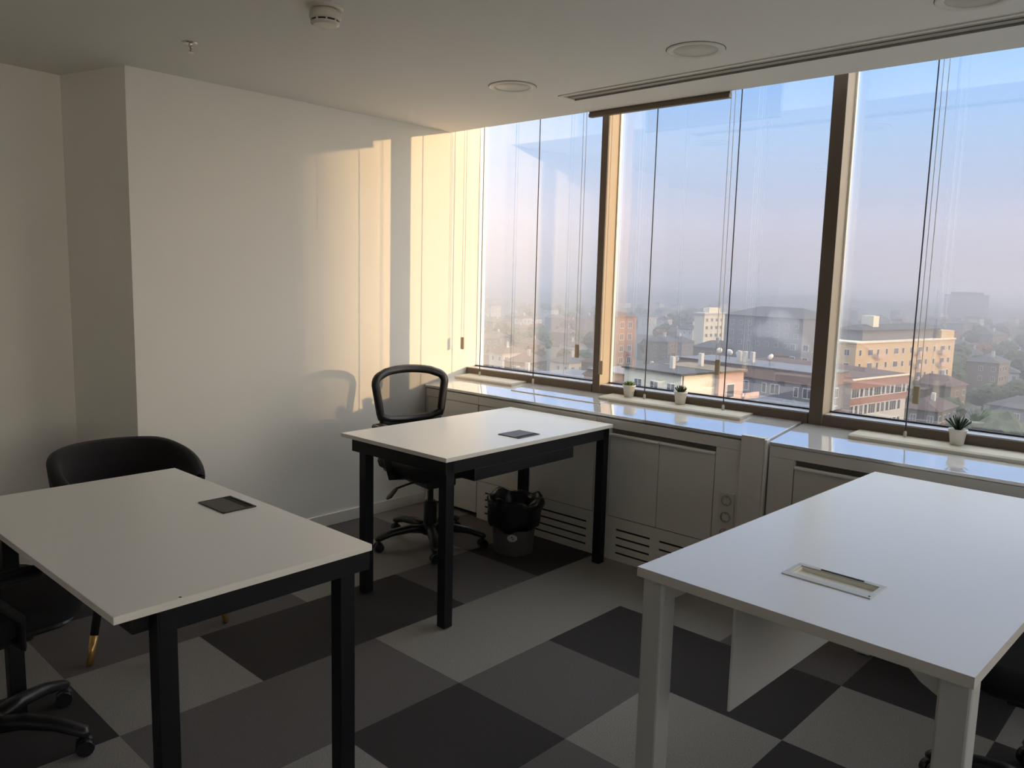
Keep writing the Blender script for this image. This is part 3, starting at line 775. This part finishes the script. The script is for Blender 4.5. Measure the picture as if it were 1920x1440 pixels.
# ------------------------------------------------------------------ potted succulents
def plant(x, y, z, label, kind, m):
    t = thing('potted_succulent', label, 'plant', (x, y, z), random.random() * 3, 'small succulents in white pots on the rails')
    b = BM(); lathe(b, [(.023, 0), (.026, .001), (.0335, .058), (.0365, .059), (.037, .067), (.033, .067), (.031, .056), (.01, .054)], 32); obj('pot', b, pot_m, t, smooth=True)
    b = BM(); lathe(b, [(.031, .050), (.030, .058), (.01, .060)], 20); obj('soil', b, soil_m, t)
    b = BM(); rnd = random.Random(kind * 11 + 3)
    def leaf(a, tilt, L, wd, th, z0=.056, curve=.25):
        n = 6; R = []
        for i in range(n + 1):
            s = i / n; wv = wd * (sin(pi * min(1, s * .85 + .16)) ** .8) * (1 - s ** 4) + .0004
            ti = tilt + curve * s
            r = L * s * sin(ti); h = L * s * cos(ti)
            R.append([Vector((r, -wv, h)), Vector((r - th * .3 * cos(ti), 0, h + th * .6)), Vector((r, wv, h)), Vector((r + th * cos(ti) * .6, 0, h - th * .6))])
        mt = Matrix.Translation((0, 0, z0)) @ Matrix.Rotation(a, 4, 'Z')
        V = [[b.verts.new(mt @ p) for p in rr] for rr in R]
        for A_, B_ in zip(V, V[1:]):
            for k in range(4): b.faces.new((A_[k], A_[(k + 1) % 4], B_[(k + 1) % 4], B_[k]))
        b.faces.new(V[0][::-1]); b.faces.new(V[-1])
    if kind == 0:
        for ringi, (cnt, tilt, L) in enumerate(((11, 1.25, .040), (10, .9, .037), (8, .55, .033), (5, .2, .028))):
            for k in range(cnt): leaf(2 * pi * k / cnt + ringi * .4, tilt + rnd.uniform(-.08, .08), L, .0075, .004, curve=-.15)
    elif kind == 1:
        for ringi, (cnt, tilt, L) in enumerate(((10, 1.05, .044), (8, .7, .046), (6, .35, .044), (4, .1, .040))):
            for k in range(cnt): leaf(2 * pi * k / cnt + ringi * .5, tilt + rnd.uniform(-.1, .1), L, .0060, .004, curve=-.2)
    else:
        for ringi, (cnt, tilt, L) in enumerate(((7, .85, .066), (8, .55, .068), (6, .3, .070), (4, .1, .062))):
            for k in range(cnt): leaf(2 * pi * k / cnt + ringi * .6, tilt + rnd.uniform(-.12, .12), L * rnd.uniform(.9, 1.08), .0050, .004, curve=.05)
    obj('leaves', b, m, t, smooth=True)
plant(-.528, 1.80, .8243, 'light green rosette succulent in a white pot, left of the two beside each other', 0, leaf1_m)
plant(-.200, 1.80, .8243, 'dark green pointed succulent in a white pot on the middle rail', 1, leaf2_m)
plant(1.130, 1.80, .8183, 'spiky blackish aloe in a white pot on the right rail', 2, leaf3_m)

# ------------------------------------------------------------------ the town outside
GZ = -33.0
AX = radians(79.6)                     # street grid of the buildings
def ext(name, col, rough=.85, noise=None): return mat(name, col, rough, noise=noise, spec=.3)
m_cream = ext('render_cream', (.62, .56, .44)); m_white = ext('render_white', (.45, .43, .40)); m_grey = ext('render_grey', (.16, .16, .175)); m_dull = ext('darkened_render', (.13, .12, .11)); m_dull2 = ext('darkened_tan', (.17, .135, .10))  # dull tones darkened to hold back the strong sky light on the town
m_brick = ext('brick_band', (.27, .15, .12), noise=(3, .12)); m_ochre = ext('render_ochre', (.50, .36, .22)); m_pink = ext('render_pink', (.52, .36, .30))
m_tile = ext('roof_tiles', (.085, .055, .05), noise=(1.2, .25)); m_slate = ext('roof_grey', (.065, .065, .07), noise=(1.0, .2)); m_shadebrown = ext('mansard_brown', (.15, .095, .08))
m_frame = ext('window_frame_white', (.72, .70, .66), .5); m_pane = mat('far_pane', (.07, .075, .09), .2, spec=.6); m_curtain = ext('curtain', (.5, .47, .40))
m_metal = mat('sheet_metal', (.10, .10, .11), .5, .2)
m_ground = ext('town_ground', (.07, .075, .06), noise=(.02, .4))
m_tree = ext('tree_green', (.035, .048, .018), noise=(1.0, .4)); m_tree2 = ext('tree_rust', (.14, .065, .025), noise=(1.0, .4)); m_trunk = ext('bark', (.06, .045, .03))

b = BM(); box(b, -1500, 1500, 12, 2600, GZ - 2, GZ)
struct('ground', b, m_ground, 'hazy green ground of the town far below', 'ground')

_win = {}
def win_mesh(w, h, mull):
    k = (w, h, mull)
    if k not in _win:
        b = BM()
        box(b, 0, w, -.06, .05, 0, h, mi=0)
        n = mull; fw = .09; pw = (w - fw * (n + 1)) / n
        for i in range(n): box(b, fw + i * (pw + fw), fw + i * (pw + fw) + pw, -.075, -.05, fw, h - fw, mi=1)
        o = obj('window', b, [m_frame, m_pane]); _win[k] = o.data; bpy.data.objects.remove(o)
    return _win[k]
def add_win(parent, face, s, z, w, h, mull=2):
    """face 'R' = lit long face (local y=0), 'F' = shaded end face (local x=0)"""
    o = bpy.data.objects.new('window', win_mesh(w, h, mull)); COL.objects.link(o); o.parent = parent
    if face == 'R': o.location = (s, 0, z)
    else: o.location = (0, s + w, z); o.rotation_euler = (0, 0, -pi / 2)
    return o
def world_at(az, D):
    return (CP.x + D * sin(radians(az)), CP.y + D * cos(radians(az)))
def hip_roof(b, L, W_, z, h, ov=.5, ridge=.35):
    A = [b.verts.new(p) for p in ((-ov, -ov, z), (L + ov, -ov, z), (L + ov, W_ + ov, z), (-ov, W_ + ov, z))]
    if L >= W_: B = [b.verts.new((W_ * ridge, W_ / 2, z + h)), b.verts.new((L - W_ * ridge, W_ / 2, z + h))]; F = ((0, 1, 'B', 'A'), )
    else: B = [b.verts.new((L / 2, L * ridge, z + h)), b.verts.new((L / 2, W_ - L * ridge, z + h))]
    if L >= W_:
        b.faces.new((A[0], A[1], B[1], B[0])); b.faces.new((A[1], A[2], B[1])); b.faces.new((A[2], A[3], B[0], B[1])); b.faces.new((A[3], A[0], B[0]))
    else:
        b.faces.new((A[0], A[1], B[0])); b.faces.new((A[1], A[2], B[1], B[0])); b.faces.new((A[2], A[3], B[1])); b.faces.new((A[3], A[0], B[0], B[1]))
    b.faces.new(A[::-1])

# red-banded office block, nearest, right window
x, y = world_at(-19.45, 150); zt = 1.47 - 150 * .1078
t = thing('office_block', 'brick-banded office block with white window rows in the right window', 'building', (x, y, 0), AX)
L_, W_ = 21.5, 30
b = BM(); box(b, 0, L_, 0, W_, GZ, zt - .3); obj('wall', b, m_white, t)
for z0, z1 in ((zt - 1.9, zt - .3), (zt - 4.75, zt - 3.55)):
    b = BM(); box(b, -.12, L_ + .12, -.12, W_ + .12, z0, z1); obj('brick_band', b, m_brick, t)
b = BM(); box(b, -.3, L_ + .3, -.3, W_ + .3, zt - .3, zt); obj('cornice', b, m_cream, t)
b = BM(); hip_roof(b, L_, W_, zt, 1.5, ov=.1); obj('roof', b, m_tile, t)
rows = [(zt - 3.5, 1.75), (zt - 6.7, 1.9), (zt - 9.9, 1.9)]
for ri, (z, h) in enumerate(rows):
    s = .5; k = 0
    while s < L_ - 1.6:
        w_, mu = ((1.1, 1), (2.4, 3), (1.1, 1), (1.2, 2))[(k + ri) % 4]
        add_win(t, 'R', s, z, w_, h, mu); s += w_ + (.45, .35, .5, .4)[(k + 2 * ri) % 4]; k += 1
    for k in range(9): add_win(t, 'F', .6 + k * 3.1, z, 1.9, h, 2)
b = BM()
for px_, py_ in ((7.0, 8.5), (6.0, 9.8)):
    box(b, px_, px_ + .9, py_, py_ + .9, zt, zt + 3.4); box(b, px_ - .15, px_ + 1.05, py_ - .15, py_ + 1.05, zt + 3.4, zt + 3.7)
obj('chimney', b, m_white, t)

# ochre flats behind it
x, y = world_at(-19.0, 196); zt = 1.47 - 196 * .0655
t = thing('apartment_block', 'ochre apartment block with grey roof house behind the brick office block', 'building', (x, y, 0), AX - .04)
L_, W_ = 44, 9
b = BM(); box(b, 0, L_, 0, W_, GZ, zt); obj('wall', b, m_ochre, t)
b = BM(); box(b, -.2, L_ + .2, -.2, W_ + .2, zt, zt + .35); obj('parapet', b, m_cream, t)
b = BM(); box(b, 5, 40, 1.8, W_ - 1, zt + .35, zt + 2.8); obj('attic_floor', b, m_grey, t)
b = BM(); hip_roof(b, 35.0, 6.6, zt + 2.8, 1.2, ov=.6); bmesh.ops.translate(b, verts=b.verts[:], vec=(5, 1.6, 0)); obj('roof', b, m_slate, t)
b = BM(); box(b, 11, 13.4, 3, 6, zt + 3, zt + 6.0); obj('stair_tower', b, m_cream, t)
b = BM(); box(b, 37.5, 43.9, .3, 6, zt + .35, zt + 2.3); obj('corner_room', b, m_ochre, t)
for ri in range(4):
    z = zt - 2.9 - ri * 3.1
    for k in range(12): add_win(t, 'R', 1.2 + k * 3.6, z, (1.0, 2.0, 1.0)[k % 3], 1.5, (1, 3, 1)[k % 3])
    for k in (2, 7, 10):
        b = BM(); box(b, k * 3.6 + .2, k * 3.6 + 3.2, -1.1, 0, z - .6, z - .4); box(b, k * 3.6 + .2, k * 3.6 + 3.2, -1.1, -1.0, z - .4, z + .5); obj('balcony', b, m_pink, t)
    for k in range(5): add_win(t, 'F', 1.5 + k * 3.6, z, 1.4, 1.5, 2)

# cream house, middle window low
x, y = world_at(-30.25, 92); zt = 1.47 - 92 * .1150
t = thing('house', 'sunlit cream house with flat roof low in the middle window', 'building', (x, y, 0), AX)
b = BM(); box(b, 0, 6.0, 0, 9, GZ, zt); obj('wall', b, m_cream, t)
b = BM(); box(b, -.3, 6.1, -.3, 9.3, zt, zt + .25); obj('roof', b, m_slate, t)
b = BM(); box(b, 6.0, 10.6, -.6, 8, GZ, zt + .05); obj('side_wing', b, m_pink, t)
b = BM(); box(b, 5.9, 10.9, -.9, 8.3, zt + .05, zt + .3); obj('wing_roof', b, m_dull2, t)
b = BM(); box(b, 3.0, 3.5, 4, 4.5, zt + .2, zt + 1.7); box(b, 8.2, 8.7, 4, 4.5, zt + .2, zt + 1.9); obj('chimney', b, m_white, t)
b = BM(); tube(b, [(0.3, -.05, zt), (0.3, -.05, zt - 9)], .07, 8); obj('downpipe', b, m_grey, t)
for o_, s_, z_, w_, h_ in (('R', 7.4, zt - 3.0, 1.5, 1.7),): w0 = add_win(t, o_, s_, z_, w_, h_, 1); w0.location.y = -.6
for k in range(3): add_win(t, 'R', 1.0 + k * 1.7, zt - 4.1, .9, 1.0, 1)
for k in range(3): add_win(t, 'F', .8 + k * 2.6, zt - 2.6, 1.3, 1.6, 2)
for z_ in (zt - 3.3, zt - 4.4, zt - 5.5):
    b = BM(); box(b, 10.6, 13.4, -.9, 3, z_, z_ + .25); box(b, 10.6, 13.4, -.95, -.85, z_ + .25, z_ + .75); obj('balcony', b, m_pink, t)

# long shaded terrace with brown mansard and the lower pale row in front
def terrace(az, D, tz, W_, L_, wall, band, label, rows_, wstep, mh, cat='building', ang=AX):
    x, y = world_at(az, D); zt = 1.47 - D * tz
    t = thing('terrace_block', label, cat, (x, y, 0), ang)
    b = BM(); box(b, 0, L_, 0, W_, GZ, zt); obj('wall', b, wall, t)
    b = BM()
    A = [b.verts.new(p) for p in ((-.3, -.3, zt), (L_ + .3, -.3, zt), (L_ + .3, W_ + .3, zt), (-.3, W_ + .3, zt))]
    B = [b.verts.new(p) for p in ((.5, .5, zt + mh), (L_ - .5, .5, zt + mh), (L_ - .5, W_ - .5, zt + mh), (.5, W_ - .5, zt + mh))]
    b.faces.new(A[::-1]); b.faces.new(B)
    for k in range(4): b.faces.new((A[k], A[(k + 1) % 4], B[(k + 1) % 4], B[k]))
    obj('mansard', b, band, t)
    b = BM(); box(b, .2, L_ - .2, .2, W_ - .2, zt + mh, zt + mh + .18); obj('roof_flashing', b, m_metal, t)
    for ri in range(rows_):
        k = 0; s = .8
        while s < W_ - 2:
            add_win(t, 'F', s, zt - 2.3 - ri * 3.0, (1.8, .9)[k % 2], 1.7, (2, 1)[k % 2]); s += wstep * (1, 1.4)[k % 2]; k += 1
        for k in range(int(L_ / 4)): add_win(t, 'R', 1 + k * 4, zt - 2.3 - ri * 3.0, 1.2, 1.7, 2)
    return t, zt
t, zt = terrace(-21.2, 138, .1180, 30, 10.3, m_grey, m_shadebrown, 'long shaded terrace with brown mansard roof left of the middle mullion', 2, 2.6, 1.9)
b = BM()
for q in ((4, 18.5), (4, 17.2), (4.5, 16)):
    box(b, q[0], q[0] + .7, q[1], q[1] + .7, zt + 2, zt + 4.0)
obj('chimney', b, m_white, t)
t, zt = terrace(-21.6, 118, .1560, 17, 9, m_white, m_tile, 'pale lower row of houses in front of the brown mansard terrace', 2, 2.9, .5)
t, zt = terrace(-37.6, 120, .1350, 14, 12, m_white, m_slate, 'grey-roofed block low beside the left mullion', 2, 3.2, .6)
t, zt = terrace(-31.6, 112, .1300, 16, 14, m_pink, m_tile, 'reddish low block below the middle window left part', 2, 3.0, .8)
# narrow red tower right of the left mullion
x, y = world_at(-34.9, 210); zt = 1.47 - 210 * .045
t = thing('apartment_tower', 'narrow reddish apartment tower just right of the left mullion', 'building', (x, y, 0), AX)
b = BM(); box(b, 0, 7, 0, 9, GZ, zt); obj('wall', b, m_brick, t)
b = BM(); hip_roof(b, 7, 9, zt, 1.2); obj('roof', b, m_tile, t)
for ri in range(5):
    for k in range(2): add_win(t, 'R', 1 + k * 3, zt - 3 - ri * 3.1, 1.5, 1.7, 2)
    for k in range(2): add_win(t, 'F', 1 + k * 4, zt - 3 - ri * 3.1, 1.5, 1.7, 2)
# big grey slab veiled in smoke
x, y = world_at(-22.4, 265); zt = 1.47 - 265 * .0395
t = thing('apartment_block', 'large grey apartment slab with pitched roof veiled in smoke left of the middle mullion', 'building', (x, y, 0), AX)
b = BM(); box(b, 0, 20, 0, 30, GZ, zt); obj('wall', b, m_grey, t)
b = BM(); hip_roof(b, 20, 30, zt, 3.0); obj('roof', b, m_slate, t)
for ri in range(3):
    for k in range(8): add_win(t, 'F', 1.5 + k * 3.5, zt - 3.2 - ri * 3.2, 1.4, 1.5, 2)
# white flat-roofed block in the middle window
x, y = world_at(-28.9, 330); zt = 1.47 - 330 * .0385
t = thing('apartment_block', 'white flat-roofed apartment block far off in the middle window', 'building', (x, y, 0), AX)
b = BM(); box(b, 0, 16, 0, 5, GZ, zt); obj('wall', b, m_cream, t)
b = BM(); box(b, -.5, 16.5, -.5, 5.5, zt, zt + .6); obj('roof', b, m_white, t)
b = BM(); box(b, 4, 11, 1, 4, zt + .6, zt + 2.6); obj('roof_house', b, m_cream, t)
for ri in range(3):
    for k in range(5): add_win(t, 'R', 1 + k * 3, zt - 3 - ri * 3.1, 1.5, 1.5, 2)
# distant slab on the horizon
x, y = world_at(-14.15, 900); zt = 1.47 - 900 * .006
t = thing('tower_slab', 'faint grey block on the hazy horizon in the right window', 'building', (x, y, 0), radians(12))
b = BM(); box(b, 0, 38, 0, 18, GZ, zt); obj('wall', b, m_grey, t)
b = BM(); box(b, 5, 33, 4, 12, zt, zt + 2.5); obj('roof_house', b, m_grey, t)

# generic houses and flats across the town
rnd = random.Random(21)
protos = []
specs = [(8, 7, m_white, m_tile), (10, 8, m_dull2, m_tile), (9, 9, m_white, m_slate), (13, 8, m_dull, m_tile), (9, 11, m_grey, m_slate), (12, 9, m_dull2, m_slate)]
for L_, W_, wm, rm in specs:
    t = thing('town_house', 'small hazy house among the distant rooftops', 'building', (0, -900, 0), 0, 'distant rooftops of the town')
    b = BM(); box(b, 0, L_, 0, W_, -16, 0); obj('wall', b, wm, t)
    b = BM(); hip_roof(b, L_, W_, 0, 2.2); obj('roof', b, rm, t)
    b = BM(); box(b, L_ * .4, L_ * .4 + .8, W_ * .3, W_ * .3 + .8, .5, 3.2); obj('chimney', b, m_white, t)
    for ri in range(2):
        for k in range(int(L_ // 3.2)): add_win(t, 'R', .8 + k * 3.2, -2.6 - ri * 3, 1.4, 1.5, 2)
        for k in range(int(W_ // 3.4)): add_win(t, 'F', .8 + k * 3.4, -2.6 - ri * 3, 1.2, 1.5, 2)
    protos.append(t)
first = [True] * len(protos)
keep = [(-30.9, -26.3, 108), (-29.8, -21.2, 150), (-20.2, -15, 210)]
spots = []
for i in range(420):
    D = 150 * (900 / 150) ** (rnd.random() ** 1.15); az = rnd.uniform(-50, -5)
    if any(a - 2 < az < c_ + 1 and D < d_ + 40 for a, c_, d_ in keep): continue
    x, y = world_at(az, D)
    if any((x - q[0]) ** 2 + (y - q[1]) ** 2 < (17 + D * .012) ** 2 for q in spots): continue
    spots.append((x, y)); pi_ = rnd.randrange(len(protos))
    ztop = GZ + rnd.uniform(6.5, 13.5)
    if D < 230: ztop = min(ztop, -19)
    o = protos[pi_]
    if not first[pi_]: o = copy_tree(protos[pi_])
    first[pi_] = False
    o.location = (x, y, ztop); o.rotation_euler = (0, 0, AX + rnd.choice((0, .15, -.2, pi / 2, .4)))
    pane = 'left' if az < -36.5 else 'middle' if az < -19.8 else 'right'
    o['label'] = '%s among the %s rooftops, %s window' % (('small white house with brown tiled roof', 'tan house with brown tiled roof', 'square white house with grey roof', 'long dull house with brown roof', 'grey house with grey roof', 'tan house with grey roof')[pi_], 'nearest' if D < 260 else 'middle-distance' if D < 480 else 'most distant', pane)
    o['group'] = 'rooftops: ' + o['label']
# trees
def tree_mesh(seed, m, nm):
    rn = random.Random(seed); b = BM()
    for k in range(5):
        r = rn.uniform(2.2, 3.8); c_ = Vector((rn.uniform(-2.5, 2.5), rn.uniform(-2.5, 2.5), rn.uniform(6, 11)))
        res = bmesh.ops.create_icosphere(b, subdivisions=3, radius=r, matrix=Matrix.Translation(c_))
        for v in res['verts']:
            d = v.co - c_; n_ = sin(v.co.x * 2.3 + seed) * sin(v.co.y * 2.9) * sin(v.co.z * 2.1 + seed) + rn.uniform(-.25, .25)
            v.co = c_ + d * (1 + .22 * n_)
    return b
tproto = []
for k, (m, lab) in enumerate(((m_tree, 'dark green tree among the rooftops of the town'), (m_tree2, 'rust brown autumn tree among the rooftops of the town'))):
    t = thing('tree', lab, 'tree', (0, -900, 0), 0, 'trees of the town, ' + ('green' if k == 0 else 'rust brown'))
    obj('crown', tree_mesh(k + 3, m, 'c'), m, t)
    b = BM(); tube(b, [(0, 0, 0), (0, 0, 7)], [.45, .3], 8); obj('trunk', b, m_trunk, t)
    tproto.append(t)
tf = [True, True]; tsp = []
for i in range(520):
    D = 130 * (800 / 130) ** rnd.random(); az = rnd.uniform(-54, -5) if i % 3 else rnd.uniform(-16, -8)
    k = 1 if rnd.random() < .18 else 0
    if any(a - 1 < az < c_ + .6 and D < d_ for a, c_, d_ in keep): continue
    x, y = world_at(az, D)
    if any((x - q[0]) ** 2 + (y - q[1]) ** 2 < 11 ** 2 for q in spots): continue
    if any((x - q[0]) ** 2 + (y - q[1]) ** 2 < 9 ** 2 for q in tsp): continue
    o = tproto[k]
    if not tf[k]: o = copy_tree(o)
    tf[k] = False
    sc_ = rnd.uniform(.6, 1.05)
    tsp.append((x, y))
    pane = 'left' if az < -36.5 else 'middle' if az < -19.8 else 'right'
    o['label'] = '%s between the %s rooftops, %s window' % (('dark green tree', 'rust brown autumn tree')[k], 'nearest' if D < 230 else 'middle-distance' if D < 420 else 'most distant', pane)
    o['group'] = 'trees: ' + o['label']
    o.location = (x, y, GZ); o.scale = (sc_ * 1.15, sc_ * 1.15, sc_); o.rotation_euler = (0, 0, rnd.uniform(0, 6))
# wooded ridges
for nm, y0, amp, base, lab, se in (('hill', 620, 3, 8, 'dark wooded ridge fading into the haze', 1), ('hill', 1150, 4, 13, 'faint far ridge on the horizon', 5)):
    b = BM(); xs = list(range(-1500, 1201, 30)); prev = None
    for xx in xs:
        h = base + amp * (sin(xx * .006 + se) + .5 * sin(xx * .017 + se * 2) + .25 * sin(xx * .05))
        row = [b.verts.new((xx, y0, GZ - 1)), b.verts.new((xx, y0 + 30, GZ + h * .7)), b.verts.new((xx, y0 + 80, GZ + h)), b.verts.new((xx, y0 + 300, GZ - 1))]
        if prev:
            for k in range(3): b.faces.new((prev[k], row[k], row[k + 1], prev[k + 1]))
        prev = row
    struct(nm, b, m_tree, lab, 'hill')

# neighbouring block standing in the path of the low sun (outside the frame)
p = Vector((XW, .94, 0)) + Vector((1, .585, 0)) * 64
t = thing('office_tower', 'tall neighbouring office tower right of the view', 'building', (p.x, p.y, 0), atan2(-.863, .505))
b = BM(); box(b, 0, 34, 0, 16, GZ, 22); obj('wall', b, m_grey, t)
b = BM()
for k in range(17): box(b, .5, 33.5, -.08, .02, GZ + 2 + k * 3.1, GZ + 3.7 + k * 3.1)
obj('window_band', b, m_pane, t)

# satellite dishes and roof vents on the brown terrace
x, y = world_at(-21.2, 138); zt_ = 1.47 - 138 * .1180 + 1.9
for k, (lx, ly) in enumerate(((5.5, 22.0), (5.2, 19.6), (6.2, 25.0), (4.6, 12.5))):
    wx = x + cos(AX) * lx - sin(AX) * ly; wy = y + sin(AX) * lx + cos(AX) * ly
    t = thing('satellite_dish', ('white satellite dish left on the brown terrace roof', 'white satellite dish beside the chimneys of the brown terrace', 'white satellite dish farthest left on the brown terrace roof', 'white satellite dish right of the chimneys on the brown terrace')[k], 'satellite dish', (wx, wy, zt_ + .2), radians(20 + 15 * k))
    b = BM(); tube(b, [(0, 0, 0), (0, 0, 1.3)], .05, 8); obj('mast', b, m_metal, t)
    b = BM(); lathe(b, [(.03, .20), (.35, .12), (.62, .0), (.60, -.02), (.33, .09), (.02, .17)], 20)
    bmesh.ops.transform(b, matrix=Matrix.Translation((0, -.1, 1.35)) @ Matrix.Rotation(radians(-65), 4, 'X') @ Matrix.Rotation(pi, 4, 'X'), verts=b.verts[:])
    obj('dish', b, m_frame, t, smooth=True)

# morning haze over the town
def volume_mat(name, dens, col, aniso):
    m = bpy.data.materials.new(name); m.use_nodes = True; t_ = m.node_tree; t_.nodes.clear()
    v = N(t_, 'ShaderNodeVolumeScatter'); v.inputs['Color'].default_value = (*col, 1); v.inputs['Density'].default_value = dens; v.inputs['Anisotropy'].default_value = aniso
    va = N(t_, 'ShaderNodeVolumeAbsorption'); va.inputs['Color'].default_value = (*col, 1); va.inputs['Density'].default_value = dens
    ad = N(t_, 'ShaderNodeAddShader'); t_.links.new(v.outputs[0], ad.inputs[0]); t_.links.new(va.outputs[0], ad.inputs[1])
    o_ = N(t_, 'ShaderNodeOutputMaterial'); t_.links.new(ad.outputs[0], o_.inputs['Volume'])
    return m
for z0, z1, dn, cl, lb in ((GZ - .5, -13, .0019, (.42, .44, .50), 'dense blue-grey haze lying low over the town'), (-12.98, -3, .0022, (.48, .50, .57), 'thinner haze at rooftop height over the town'),
                           (-2.98, 8, .0014, (.52, .53, .60), 'faint haze just above the horizon line'), (8.02, 40, .0004, (.54, .54, .60), 'faintest upper haze in the low sky over the town')):
    b = BM(); box(b, -1400, 1400, 75, 2500, z0, z1)
    o = obj('morning_haze', b, volume_mat('haze_volume', dn, cl, .5))
    tag(o, lb, 'haze', kind='stuff')

def puff(name, az, D, te, blobs, dens, label):
    x, y = world_at(az, D); b = BM(); rn = random.Random(int(-az * 10))
    for dx, dy, dz, r in blobs:
        res = bmesh.ops.create_icosphere(b, subdivisions=3, radius=r, matrix=Matrix.Translation((dx, dy, dz)) @ Matrix.Diagonal((1.2, 1, .8, 1)))
    o = obj(name, b, volume_mat('smoke_volume_%d' % D, dens, (.75, .78, .85), .2)); o.location = (x, y, 1.47 + D * te)
    rm = o.modifiers.new('fuse', 'REMESH'); rm.mode = 'VOXEL'; rm.voxel_size = .5
    return tag(o, label, 'smoke', kind='stuff')
puff('chimney_smoke', -22.9, 172, -.066, [(0, 0, 0, 2.2), (-2, 0, 1.3, 2.4), (-4.2, 1, 2.2, 2.6), (-1.2, 0, 3.4, 2.0), (-3.4, 0, 4.6, 2.2), (-6.8, 0, 1.6, 2.0), (2, 0, -1.2, 1.5)], .055, 'pale chimney smoke drifting in front of the grey slab')
